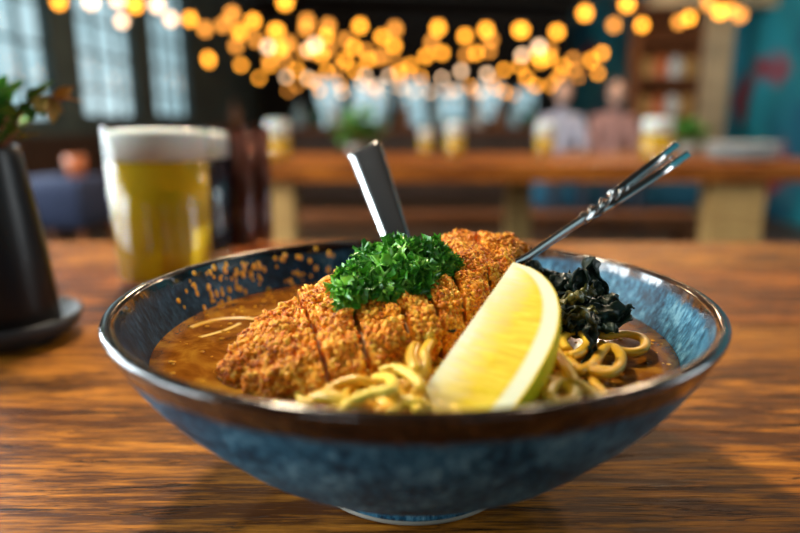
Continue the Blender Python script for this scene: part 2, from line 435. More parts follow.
# dark shelf cabinet left of the post
# ------------------------------------------------------------------ furniture
def plank_table(loc, x0, x1, bounds, ztop, th, mats, label, name='wooden_table', leg_list=(), cat='table', legmat=None):
    t = thing(name, loc, label, cat)
    for i in range(len(bounds)-1):
        V, Fc = box(x0, x1, bounds[i]+.0004, bounds[i+1]-.0004, ztop-th, ztop, .0008)
        p = mesh('plank', V, Fc, mats[i % len(mats)], t, False)
    for (a, b, c, d) in leg_list:
        mesh('leg', *box(a, b, c, d, 0, ztop-th), legmat or mats[0], t, False)
    return t
plank_table((0, .2, 0), -1.3, 1.3, [-.42, -.2, .08, .425, .60, .745], TZ, .045,
            [M['table2'], M['table'], M['table'], M['table2'], M['table']],
            'rustic brown plank table in the foreground carrying the noodle bowl',
            leg_list=[(-1.25, -1.15, -.35, .65), (1.15, 1.25, -.35, .65)])
lx = lambda x, Y: PY(x, 180, Y)[0]
plank_table((.4, 2.7, 0), lx(222, 2.3), lx(860, 2.3), [2.24, 2.56, 2.88, 3.2], TZ, .06, [M['farwood']],
            'long orange-brown wooden table blurred in the background behind the bowl',
            leg_list=[(lx(714, 2.3), lx(768, 2.3), 2.3, 2.38), (lx(507, 2.95), lx(530, 2.95), 2.9, 3.0), (lx(252, 2.3), lx(292, 2.3), 2.3, 2.42)],
            legmat=M['palewood'])
b = thing('wooden_bench', (.4, 3.45, 0), 'low brown wooden bench on the far side of the background table', 'bench')
mesh('seat', *box(lx(240, 3.3), lx(705, 3.3), 3.28, 3.5, .36, .42, .004), M['benchwood'], b, False)
for x in (260, 520, 690): mesh('leg', *box(lx(x, 3.4)-.04, lx(x, 3.4)+.04, 3.32, 3.46, 0, .36), M['benchwood'], b, False)
b = thing('upholstered_bench', (1.3, 5.6, 0), 'blue upholstered bench behind the background table, two guests sitting on it', 'bench')
mesh('seat', *box(lx(535, 5.4), lx(700, 5.4), 5.35, 5.85, .20, .45, .03), M['blue'], b)
mesh('base', *box(lx(540, 5.4), lx(695, 5.4), 5.42, 5.8, 0, .20), M['benchwood'], b, False)

# ------------------------------------------------------------------ glasses
def tumbler(c, r, h, liquid, label, foam_h=.035, group=None, taper=.9, cat='glass', name='beer_glass', fill=.97, glass=None):
    t = thing(name, c, label, cat, group)
    rb = r*taper; w = r*.03
    prof = [(0, .0), (rb, 0), (rb*1.005, h*.03), (r, h), (r-w, h), (rb-w*1.2, h*.09), (0, h*.08)]
    mesh('glass_wall', *lathe(prof, 48, c), glass or M['glass'], t)
    hl = h*fill - foam_h; rr = lambda z: rb + (r-rb)*z/h - w*1.35
    mesh('drink', *lathe([(0, h*.085), (rr(h*.1), h*.09), (rr(hl), hl), (0, hl)], 48, c), liquid, t)
    if foam_h > 0:
        mesh('foam', *lathe([(0, hl+.0005), (rr(hl), hl+.0005), (rr(hl+foam_h*.7), hl+foam_h*.85), (r*.93, hl+foam_h), (r*.6, hl+foam_h*1.08), (0, hl+foam_h*1.1)], 48, c), M['foam'], t)
    return t
g0 = PY(159, 200, .535)
tumbler((-.2030, .535, TZ), .0425, .1365, M['beer'], 'tall tumbler of golden beer with thick white foam left of the bowl', .024, name='beer_glass', taper=.93)
tumbler((PY(197, 200, .64)[0], .64, TZ), .036, .133, M['stout'], 'glass of dark beer with white foam right behind the golden beer', .024, taper=.92)
tumbler((PY(240, 200, .66)[0], .66, TZ), .0165, .134, M['cola'], 'slim brown drink glass, nearer the dark beer, behind the bowl', 0, name='drink_glass', glass=M['amber'])
tumbler((PY(259, 200, .70)[0], .70, TZ), .015, .135, M['cola'], 'slim reddish brown drink glass right of its twin at the table edge', 0, name='drink_glass', glass=M['amber'])
for (x, Y, r, h, lab) in ((278, 2.45, .048, .155, 'pale beer glass with white foam at the left end of the background table'),
                      (455, 2.8, .043, .15, 'pale beer glass with white foam near the middle of the background table'),
                      (545, 2.8, .043, .15, 'pale beer glass with white foam right of centre on the background table'),
                      (657, 2.5, .062, .165, 'wide beer glass with white foam left of the green plant on the background table'),
                      (426, 3.0, .036, .12, 'small dim glass with foam left of the middle beer on the background table')):
    tumbler((PY(x, 140, Y)[0], Y, TZ), r, h, M['palewood'] if False else M['beer'], lab, .055 if r > .04 else .04, group='beer glasses on the background table')
# stack of plates on the far table
for i in range(5):
    c = (PY(742, 150, 2.6)[0], 2.6, TZ+.0005+i*.0125)
    o = mesh('plate', *lathe([(0, 0), (.08, 0), (.14, .016), (.142, .018), (.138, .0185), (.08, .004), (0, .004)], 40, c), M['grey_ceramic'], loc=c)
    tag(o, ('pale grey plate, %s of the stack on the background table' % ['lowest', 'second from the bottom', 'middle one', 'second from the top', 'topmost'][i]), 'plate', 'stacked grey plates')

cn = thing('wooden_counter', (0, 8.3, 0), 'brown wooden counter with bottles far behind the background table', 'counter')
cxa, cxb = PY(205, 130, 8.0)[0], PY(600, 130, 8.0)[0]
mesh('counter_top', *box(cxa, cxb, 8.0, 8.6, .80, .86, .01), M['benchwood'], cn, False)
mesh('counter_body', *box(cxa+.1, cxb-.1, 8.1, 8.55, 0, .80), M['wood_wall'], cn, False)
M['bottle_blue'] = simple('pale_blue_glass', (.30, .48, .55), .2); M['bottle_green'] = simple('dark_green_glass', (.03, .12, .08), .2); M['bottle_brown'] = simple('brown_glass', (.22, .10, .04), .2)
for k, (x, mt_, cn_) in enumerate(((236, 'bottle_brown', 'brown'), (300, 'bottle_blue', 'pale blue'), (318, 'bottle_green', 'dark green'), (334, 'grey_ceramic', 'grey'), (384, 'bottle_blue', 'pale blue'), (405, 'bottle_brown', 'brown'), (436, 'bottle_blue', 'pale blue'), (478, 'grey_ceramic', 'grey'), (498, 'bottle_brown', 'brown'), (514, 'bottle_blue', 'pale blue'), (530, 'bottle_green', 'dark green'))):
    c = (PY(x, 130, 8.2)[0], 8.2, .86)
    o = mesh('bottle', *lathe([(0, 0), (.065, 0), (.07, .01), (.07, .17), (.05, .21), (.024, .25), (.022, .32), (.026, .32), (.026, .335), (0, .335)], 24, c), M[mt_], loc=c)
    tag(o, '%s bottle, number %s from the left end of the far counter' % (cn_, ['one', 'two', 'three', 'four', 'five', 'six', 'seven', 'eight', 'nine', 'ten', 'eleven'][k]), 'bottle', 'bottles on the far counter')
# ------------------------------------------------------------------ plants
def leaf_vf(base, d, up, L, W, curl=.25, n=6):
    base = np.asarray(base, float); d = np.asarray(d, float); d /= np.linalg.norm(d)
    s = np.cross(d, up); s /= np.linalg.norm(s)+1e-9; u = np.cross(s, d)
    V = []; Fc = []
    for i in range(n+1):
        t = i/n; w = W*math.sin(math.pi*min(1, t*.95+.03))**.8
        c = base + d*L*t - u*curl*L*t*t
        V += [c - s*w + u*w*.3, c, c + s*w + u*w*.3]
    for i in range(n):
        a = i*3; Fc += [(a, a+1, a+4, a+3), (a+1, a+2, a+5, a+4)]
    return np.array(V), Fc
def potted(loc, name, label, scale, n, pot_prof, pot_mat, seedv, height):
    rr = random.Random(seedv); t = thing(name, loc, label, 'plant')
    mesh('pot', *lathe(pot_prof, 32, loc), pot_mat, t)
    top = np.array(loc) + (0, 0, pot_prof[2][1]*.9)
    mb = MB(); ms = MB()
    for i in range(n):
        a = rr.uniform(0, 6.28); tilt = rr.uniform(.1, 1.1)
        d = np.array([math.cos(a)*math.sin(tilt), math.sin(a)*math.sin(tilt), math.cos(tilt)])
        e = top + d*height*rr.uniform(.3, .9)
        ms.add(*sweep([top, (top+e)/2+(0, 0, .01*scale), e], .003*scale, seg=5))
        for k in range(4):
            p = top + (e-top)*rr.uniform(.4, 1); dd = d + np.array([rr.uniform(-.8, .8) for _ in range(3)])
            mb.add(*leaf_vf(p, dd, (0, .1, 1), .05*scale*rr.uniform(.7, 1.3), .012*scale))
    mb.build('foliage', M['green'], t); ms.build('stems', M['stem'], t)
pc = PY(690, 130, 3.0); potted((pc[0], 3.0, TZ), 'potted_plant', 'small green plant right of the wide beer on the background table', 1.3, 26,
     [(0, 0), (.04, 0), (.05, .06), (.045, .06), (.04, .05), (0, .05)], M['foot'], 3, .10)
pc = PY(357, 125, 3.05); potted((pc[0], 3.05, TZ), 'potted_plant', 'bushy green plant above the spoon handle at the far table edge', 1.7, 30,
     [(0, 0), (.04, 0), (.05, .05), (.045, .05), (.04, .04), (0, .04)], M['foot'], 5, .17)
# dark vase on a saucer at the left, with a sprig
vc = np.array([PY(7, 340, .395)[0], .395, TZ])
s = mesh('saucer', *lathe([(0, 0), (.034, 0), (.044, .008), (.047, .016), (.0455, .017), (.041, .010), (.032, .005), (0, .005)], 64, vc), M['saucer'], loc=vc)
tag(s, 'charcoal saucer under the dark vase at the left edge', 'saucer')
vb = vc + (0, 0, .0052)
v = thing('vase', vb, 'tall black glossy vase with a green sprig at the left edge', 'vase')
mesh('vase_body', *lathe([(0, 0), (.0320, 0), (.0335, .003), (.0330, .02), (.0305, .05), (.0270, .08), (.0240, .104), (.0228, .112), (.0222, .1175), (.0212, .119), (.0200, .1175), (.0205, .110), (.022, .095), (0, .09)], 64, vb), M['black'], v)
sp_ = thing('leafy_sprig', vb + (0, 0, .1), 'green leafy sprig with an orange tipped shoot standing in the black vase', 'plant')
rr = random.Random(11); mb = MB(); ms = MB(); mt = MB(); top = vb + (0, 0, .105)
for i in range(80):
    a = rr.uniform(0, 6.28); tl = rr.uniform(.05, .95)
    e = top + np.array([math.cos(a)*math.sin(tl)*.034, math.sin(a)*math.sin(tl)*.03, .010+math.cos(tl)*rr.uniform(.018, .042)])
    ms.add(*sweep([top - (0, 0, .02), top+(e-top)*.4, e], .0022, seg=5))
    for k in range(4):
        p = top + (e-top)*rr.uniform(.5, 1); dd = (e-top)/.03 + np.array([rr.uniform(-.9, .9) for _ in range(3)])
        mb.add(*leaf_vf(p, dd, (0, .1, 1), rr.uniform(.012, .020), .0050))
br = spline([top - (0, 0, .01), PY(22, 112, .40), PY(40, 97, .40), PY(60, 100, .40), PY(70, 96, .40)], 6)
ms.add(*sweep(br, .0018, seg=5))
for k in range(14):
    p = br[min(len(br)-1, 5+k)]; (mb if k < 8 else mt).add(*leaf_vf(p, (rr.uniform(.1, 1), rr.uniform(-.6, .6), rr.uniform(-.7, .9)), (0, .1, 1), rr.uniform(.011, .016), .0045))
mb.build('foliage', M['green'], sp_); ms.build('stems', M['stem'], sp_); mt.build('shoot_tip', M['tipleaf'], sp_)

# chair and cup at the far left
cx, cy = PY(62, 190, 3.1)[0], 3.1
ch = thing('stool', (cx, cy, 0), 'low navy upholstered stool beneath the left windows', 'stool')
mesh('seat', *box(cx-.2, cx+.2, cy-.2, cy+.2, .40, .64, .05), M['navy'], ch)
for sx in (-1, 1):
    for sy in (-1, 1): mesh('leg', *sweep([(cx+sx*.15, cy+sy*.15, .40), (cx+sx*.18, cy+sy*.18, 0)], .035, seg=8), M['benchwood'], ch)
c = (cx+.08, cy, .64); o = mesh('cup', *lathe([(0, 0), (.035, 0), (.05, .10), (.047, .10), (.033, .005), (0, .005)], 32, c), M['cup'], loc=c)
tag(o, 'orange cup standing on the navy stool at the left', 'cup')

# dark cabinet with jars left of the timber post
cab = thing('shelf_cabinet', (3.0, 7.2, 0), 'dark shelf unit with pale jars left of the timber post', 'shelf')
ax, bx_ = PY(632, 90, 7.2)[0], PY(702, 90, 7.2)[0]
mbc = MB()
for (a, b_) in ((ax, ax+.04), (bx_-.04, bx_)): mbc.add(*box(a, b_, 7.1, 7.4, 0, 2.2))
mbc.add(*box(ax, bx_, 7.38, 7.4, 0, 2.2)); mbc.build('carcass', M['benchwood'], cab, False)
for z in (.5, .95, 1.35, 1.75, 2.16): mesh('shelf_board', *box(ax+.04, bx_-.04, 7.1, 7.38, z, z+.04), M['benchwood'], cab, False)
k = 0
for z, names in ((.99, 4), (1.39, 4)):
    for i in range(names):
        c = (ax+.15+i*(bx_-ax-.3)/3, 7.22, z)
        o = mesh('jar', *lathe([(0, 0), (.07, 0), (.075, .02), (.075, .16), (.05, .19), (.05, .22), (0, .22)], 20, c), [M['palewood'], M['cup'], M['grey_ceramic'], M['palewood']][i], loc=c)
        tag(o, '%s jar, %s from the left, on the %s board of the dark shelf unit' % (['tan', 'orange', 'grey', 'tan'][i], ['first', 'second', 'third', 'fourth'][i], 'lower' if z < 1.2 else 'upper'), 'jar', 'jars on the dark shelf unit')

# ------------------------------------------------------------------ seated guests far behind
def person(x, y, seat, shirt, label, lean=0.0):
    t = thing('person', (x, y, seat), label, 'person')
    J = {'pel': (0, 0, .10, .12), 'waist': (0, -.01, .22, .115), 'chest': (0, -.03, .40, .135), 'neck': (0, -.03, .53, .05), 'nk2': (0, -.035, .60, .045),
         'shl': (-.16, -.03, .48, .06), 'ell': (-.19, -.12, .24, .042), 'wrl': (-.10, -.30, .22, .028), 'hnl': (-.06, -.37, .22, .03),
         'shr': (.16, -.03, .48, .06), 'elr': (.19, -.12, .24, .042), 'wrr': (.10, -.30, .22, .028), 'hnr': (.06, -.37, .22, .03)}
    E_ = [('pel', 'waist'), ('waist', 'chest'), ('chest', 'neck'), ('neck', 'nk2'), ('chest', 'shl'), ('shl', 'ell'), ('ell', 'wrl'), ('wrl', 'hnl'),
          ('chest', 'shr'), ('shr', 'elr'), ('elr', 'wrr'), ('wrr', 'hnr')]
    def skin(name, J, E_, root, mat, sub=1):
        ks = list(J); me = bpy.data.meshes.new(name)
        me.from_pydata([J[k][:3] for k in ks], [(ks.index(a), ks.index(b)) for a, b in E_], [])
        o = bpy.data.objects.new(name, me); C.objects.link(o); o.parent = t
        m = o.modifiers.new('skin', 'SKIN')
        for i, k in enumerate(ks):
            me.skin_vertices[0].data[i].radius = (J[k][3],)*2
            me.skin_vertices[0].data[i].use_root = (k == root)
        m2 = o.modifiers.new('sub', 'SUBSURF'); m2.levels = m2.render_levels = sub
        me.materials.append(mat); return o
    skin('shirt', J, E_, 'pel', shirt, 2)
    L = {'pel': (0, 0, .09, .13), 'hpl': (-.09, -.05, .08, .09), 'knl': (-.12, -.42, .07, .06), 'anl': (-.12, -.44, -.34, .04), 'fl': (-.12, -.56, -.39, .035),
         'hpr': (.09, -.05, .08, .09), 'knr': (.12, -.42, .07, .06), 'anr': (.12, -.44, -.34, .04), 'fr': (.12, -.56, -.39, .035)}
    skin('trousers', L, [('pel', 'hpl'), ('hpl', 'knl'), ('knl', 'anl'), ('anl', 'fl'), ('pel', 'hpr'), ('hpr', 'knr'), ('knr', 'anr'), ('anr', 'fr')], 'pel', M['trousers'], 2)
    V, Fc = ico(3); V = V*np.array([.075, .092, .115])
    V[:, 1] -= np.where((abs(V[:, 0]) < .016) & (V[:, 2] < .0) & (V[:, 2] > -.04) & (V[:, 1] < 0), .018, 0)
    V[:, 0] *= np.where(V[:, 2] < -.05, .82, 1)
    w = np.array((x, y, seat))
    mesh('head', V + w + (0, -.05, .70), Fc, M['skin'], t)
    V2, F2 = ico(3); V2 = V2*np.array([.085, .098, .118]); V2 += (0, .016, .016)
    keep = np.array([not all(V2[i][1] < -.015 and V2[i][2] < .06 for i in f) for f in F2])
    mesh('hair', V2 + w + (0, -.045, .70), F2[keep], M['hair'], t)
    for sx in (-1, 1):
        mb = MB(); hb = w + np.array((sx*.06, -.37, .22))
        mb.add(*[q for q in (lambda A: (A[0]*np.array([.035, .045, .018]) + hb, A[1]))(ico(2))])
        for k in range(4): mb.add(*sweep([hb + (-.024+k*.016, -.03, 0), hb + (-.024+k*.016, -.07+abs(k-1.5)*.006, -.005), hb + (-.024+k*.016, -.09+abs(k-1.5)*.008, -.02)], .015, seg=6))
        mb.add(*sweep([hb + (-sx*.03, 0, 0), hb + (-sx*.05, -.035, -.005)], .017, seg=6))
        mb.build('hand', M['skin'], t)
person(PY(560, 120, 5.6)[0], 5.6, .45, M['shirt_white'], 'seated person in a pale lilac shirt on the blue bench, left of the pair')
person(PY(612, 120, 5.6)[0], 5.6, .45, M['shirt_pink'], 'seated person in a dusty pink top on the blue bench, right of the pair')

# ------------------------------------------------------------------ string lights
BL = [(59,2),(91,2),(118,0),(135,5),(122,21),(157,5),(171,19),(190,19),(205,29),(223,25),(232,14),(240,32),(256,40),(277,31),(236,46),(209,61),(208,58),(241,65),(259,78),(270,65),(279,49),(253,21),
 (285,2),(275,31),(307,21),(306,29),(280,52),(270,65),(286,77),(297,86),(304,52),(326,36),(322,55),(328,26),(313,81),(327,72),(360,26),(354,47),(355,71),(382,37),(394,46),(379,58),(389,76),(376,86),(411,65),(421,77),(414,91),(426,56),(438,28),(442,53),(432,42),(442,78),(461,71),(465,36),(486,30),(476,53),(491,40),(487,74),(504,70),(496,88),(520,30),(520,66),(526,78),(514,95),(537,56),(537,86),
 (522,30),(557,32),(585,13),(614,25),(627,4),(642,25),(549,58),(541,61),(527,77),(534,86),(550,86),(573,59),(575,70),(602,53),(598,73),(679,22),(689,18),(720,12),(740,15),(709,3),(730,9),(559,76),
 (286,62),(340,84),(345,60),(401,88),(430,92),(455,90),(470,86),(481,92),(505,92),(297,70),(362,84),(320,90),(289,43),(563,66),(591,60),(395,29),(345,40),(368,60),(399,72)]
PALE = {(118,0),(122,21),(157,5),(171,19),(286,77),(389,76),(376,86),(414,91),(442,78),(461,71),(487,74),(430,92),(455,90),(401,88),(362,84),(481,92),(91,2)}
DIM = {(709,3),(730,9),(205,29),(223,25),(232,14),(236,46),(256,40),(307,21),(306,29),(280,52),(304,52),(286,62),(328,26),(379,58),(297,86),(740,15),(679,22),(614,25),(491,40),(575,70),(514,95),(395,29),(289,43),(432,42),(573,59),(345,40)}
rb_ = random.Random(77)
for _ in range(34):
    q = (rb_.randint(268, 600), rb_.randint(44, 92)); BL.append(q); (DIM if rb_.random() < .75 else PALE).add(q)
rows = {}
for (x, y) in BL:
    k = 0 if y < 16 else 1 if y < 34 else 2 if y < 50 else 3 if y < 63 else 4 if y < 75 else 5 if y < 84 else 6
    rows.setdefault(k, []).append((x, y))
YR = [5.2, 5.9, 6.8, 7.8, 9.2, 10.8, 12.2]
rname = ['highest and nearest', 'second nearest', 'third nearest', 'fourth nearest', 'third from the back', 'second from the back', 'lowest and farthest']
V_, F_ = ico(3); bulb_me = {}
socket_me = bpy.data.meshes.new('socket'); a_, b_2 = lathe([(0, .032), (.014, .032), (.016, .06), (.008, .075), (0, .075)], 12)
socket_me.from_pydata([tuple(v) for v in a_], [], b_2); socket_me.materials.append(M['wire'])
for k, L in rows.items():
    L.sort(); Y = YR[k]
    cen = (0, Y, 1.7)
    t = thing('string_lights', cen, 'string of glowing amber bulbs across the room, the %s row' % rname[k], 'string lights', 'strings of amber bulbs')
    pts = []
    for (x, y) in L:
        Yb = Y + ((x*7+y*13) % 10 - 5)*.05
        p = PY(x, y, Yb); mk = 'bulb_pale' if (x, y) in PALE else 'bulb_dim' if (x, y) in DIM else 'bulb'
        if (mk) not in bulb_me:
            me = bpy.data.meshes.new('bulb'); me.from_pydata([tuple(a) for a in V_*np.array([.036, .036, .039])], [], [tuple(f) for f in F_]); me.materials.append(M[mk])
            me.polygons.foreach_set('use_smooth', np.ones(len(me.polygons), dtype=bool)); bulb_me[mk] = me
        o = bpy.data.objects.new('bulb', bulb_me[mk]); C.objects.link(o); o.parent = t; o.location = p - np.array(cen)
        s_ = bpy.data.objects.new('socket', socket_me); C.objects.link(s_); s_.parent = o
        pts.append(p + (0, 0, .075))
    pts = [np.array((X0+.0, Y, 2.6))] + pts + [np.array((X1-.3, Y, 2.4))]
    mesh('wire', *sweep(np.array(pts), .008, seg=5), M['wire'], t)

# ================================================================== THE BOWL
bb = BC - np.array([0, 0, .075])
def wob(a, z): return (.0035*math.sin(2*a+.6) + .0025*math.sin(3*a+2)) * max(0, z-.02)/.055
outer = [(.0410, .0020), (.0412, .0060), (.045, .0082), (.055, .0140), (.067, .0220), (.0790, .0320), (.0900, .0430), (.0990, .0540), (.1050, .0635), (.1088, .0705)]
rim = [(.1098, .0728), (.1099, .0742), (.1090, .0750), (.1074, .0752), (.1058, .0745), (.1048, .0728)]
inner = [(.1020, .067), (.0975, .0575), (.0920, .048), (.083, .036), (.070, .024), (.052, .0165), (.03, .0110), (0, .0105)]
OR_ = spline([(a, 0, b) for a, b in outer+rim+inner], 4)
prof = [(0, .0035), (.034, .0035), (.0355, .0020)] + [(max(0, p[0]), p[2]) for p in OR_]
bowl = thing('bowl', bb, 'large speckled blue ceramic bowl with brown rim in the foreground', 'bowl')
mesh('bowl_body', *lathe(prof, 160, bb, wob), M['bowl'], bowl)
mesh('foot_ring', *lathe([(.0357, .0022), (.0357, .0008), (.0365, 0), (.0405, 0), (.0414, .0008), (.0413, .0020), (.0357, .0022)], 96, bb), M['foot'], bowl)
def inner_r(zrel):                # inner radius at height zrel relative to the rim
    z = .075 + zrel
    q = inner
    for (r1, z1), (r2, z2) in zip(q[:-1], q[1:]):
        if z2 <= z <= z1: return r2 + (r1-r2)*(z-z2)/(z1-z2+1e-9)
    return .1
BR = -.0185
br_r = inner_r(BR) - .0004
V = [(0, 0, 0)]; Fc = []
n_r, n_a = 14, 96
for i in range(1, n_r+1):
    for j in range(n_a):
        a = 2*math.pi*j/n_a; r = br_r*i/n_r*(1+wob(a, .056)); V.append((r*math.cos(a), r*math.sin(a), .0006 if i == n_r else 0))
for j in range(n_a): Fc.append((0, 1+j, 1+(j+1) % n_a))
for i in range(1, n_r):
    for j in range(n_a):
        a = 1+(i-1)*n_a; Fc.append((a+j, a+n_a+j, a+n_a+(j+1) % n_a, a+(j+1) % n_a))
# close below so that the broth has depth
base = len(V)
for i, (zz) in enumerate((-.008, -.018, -.030, -.040)):
    rr_ = inner_r(BR+zz) - .0008
    for j in range(n_a):
        a = 2*math.pi*j/n_a; V.append((rr_*math.cos(a)*(1+wob(a, .056+zz)), rr_*math.sin(a)*(1+wob(a, .056+zz)), zz))
prev = 1+(n_r-1)*n_a
for i in range(4):
    cur = base+i*n_a
    for j in range(n_a): Fc.append((prev+j, cur+j, cur+(j+1) % n_a, prev+(j+1) % n_a))
    prev = cur
Fc.append(tuple(prev+j for j in range(n_a-1, -1, -1)))
o = mesh('broth', np.array(V) + BC + (0, 0, BR), Fc, M['broth'], loc=BC+(0, 0, BR))
tag(o, 'glossy orange-brown curry broth filling the blue bowl', 'soup')

# lamp reflections modelled as orange beads on the left wall; oil beads on the broth
Vi, Fi = ico(2)
def scatter(items, mat, name, label, cat, kind='stuff'):
    Vs = []; Fs = []; n = 0
    for (p, s, Rm) in items:
        Vs.append((Vi*np.array(s)) @ Rm.T + p); Fs.append(Fi + n); n += len(Vi)
    o = mesh(name, np.concatenate(Vs), np.concatenate(Fs), mat, loc=BC)
    return tag(o, label, cat, None, kind)
def basis(nrm, spin=0):
    nrm = np.asarray(nrm, float); nrm /= np.linalg.norm(nrm); t = np.cross(nrm, (0.1, 0.2, 1)); t /= np.linalg.norm(t); b_ = np.cross(nrm, t)
    c_, s_ = math.cos(spin), math.sin(spin)
    return np.stack([t*c_+b_*s_, -t*s_+b_*c_, nrm], 1)
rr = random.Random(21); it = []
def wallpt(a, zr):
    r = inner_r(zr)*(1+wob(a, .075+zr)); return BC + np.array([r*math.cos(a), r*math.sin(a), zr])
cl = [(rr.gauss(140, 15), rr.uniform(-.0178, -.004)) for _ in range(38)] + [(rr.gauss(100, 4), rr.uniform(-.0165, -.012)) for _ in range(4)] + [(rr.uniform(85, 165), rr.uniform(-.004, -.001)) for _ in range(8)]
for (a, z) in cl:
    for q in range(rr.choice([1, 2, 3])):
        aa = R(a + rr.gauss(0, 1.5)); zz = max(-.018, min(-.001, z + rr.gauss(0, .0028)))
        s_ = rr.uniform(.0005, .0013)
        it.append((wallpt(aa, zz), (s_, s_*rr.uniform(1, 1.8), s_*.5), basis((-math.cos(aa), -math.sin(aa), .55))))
scatter(it, M['oil'], 'lamp_glints', 'orange beads imitating lamp reflections on the left inner wall of the bowl', 'glints')
it = []
for _ in range(420):
    a = rr.uniform(0, 6.28); r = br_r*math.sqrt(rr.uniform(.1, .98)); s_ = rr.uniform(.0003, .0011)
    it.append((BC + np.array([r*math.cos(a), r*math.sin(a), BR+.0001]), (s_, s_, s_*.35), np.eye(3)))
scatter(it, M['oil'], 'oil_beads', 'tiny beads of oil floating on the curry broth', 'oil beads')

# ------------------------------------------------------------------ katsu slices
def slice_mesh(bl, brr, fr, fl, th, seed, end_round=0):
    """top corners back-left, back-right, front-right, front-left (world); returns displaced crust vertices/faces and surface normals"""
    bm = bmesh.new(); bmesh.ops.create_cube(bm, size=2); bmesh.ops.subdivide_edges(bm, edges=bm.edges[:], cuts=42, use_grid_fill=True)
    bm.verts.index_update()
    V = np.array([v.co[:] for v in bm.verts]); Fc = [[v.index for v in f.verts] for f in bm.faces]; bm.free()
    # rounded box: p-norm projection, stronger rounding across the width than along the cut
    U = V.copy()
    p = 5.0
    nrm = (abs(U[:, 1])**p + abs(U[:, 2])**p)**(1/p); mx = np.maximum(abs(U[:, 1]), abs(U[:, 2]))
    k = mx/np.maximum(nrm, 1e-6); U[:, 1] *= k; U[:, 2] *= k
    if end_round:
        p2 = 2.6; side = (U[:, 0]*end_round > 0)
        n2 = (abs(U[:, 0])**p2 + abs(U[:, 1])**p2)**(1/p2); m2 = np.maximum(abs(U[:, 0]), abs(U[:, 1])); k2 = np.where(side, m2/np.maximum(n2, 1e-6), 1)
        U[:, 0] *= k2; U[:, 1] *= k2
        n3 = (abs(U[:, 0])**p2 + abs(U[:, 2])**p2)**(1/p2); m3 = np.maximum(abs(U[:, 0]), abs(U[:, 2])); k3 = np.where(side, m3/np.maximum(n3, 1e-6), 1)
        U[:, 0] *= k3; U[:, 2] *= k3
    s = (U[:, 0]+1)/2; t = (U[:, 1]+1)/2; z = (U[:, 2]-1)/2
    top = (np.outer((1-s)*t, bl) + np.outer(s*t, brr) + np.outer(s*(1-t), fr) + np.outer((1-s)*(1-t), fl))
    bulge = .0028*(1-(2*t-1)**2)*(1-(.6*(2*s-1))**2)
    W = top + np.stack([0*z, 0*z, z*th + bulge*(z+1)], 1)
    return W, Fc, U
def normals(V, Fc):
    N = np.zeros_like(V)
    Fa = np.array(Fc); a, b_, c_, d_ = (V[Fa[:, i]] for i in range(4)); fn = np.cross(c_-a, d_-b_)
    for i in range(4): np.add.at(N, Fa[:, i], fn)
    return N/(np.linalg.norm(N, axis=1)[:, None]+1e-12)
Vc, Fcr = ico(1)
nprs = np.random.RandomState(5)
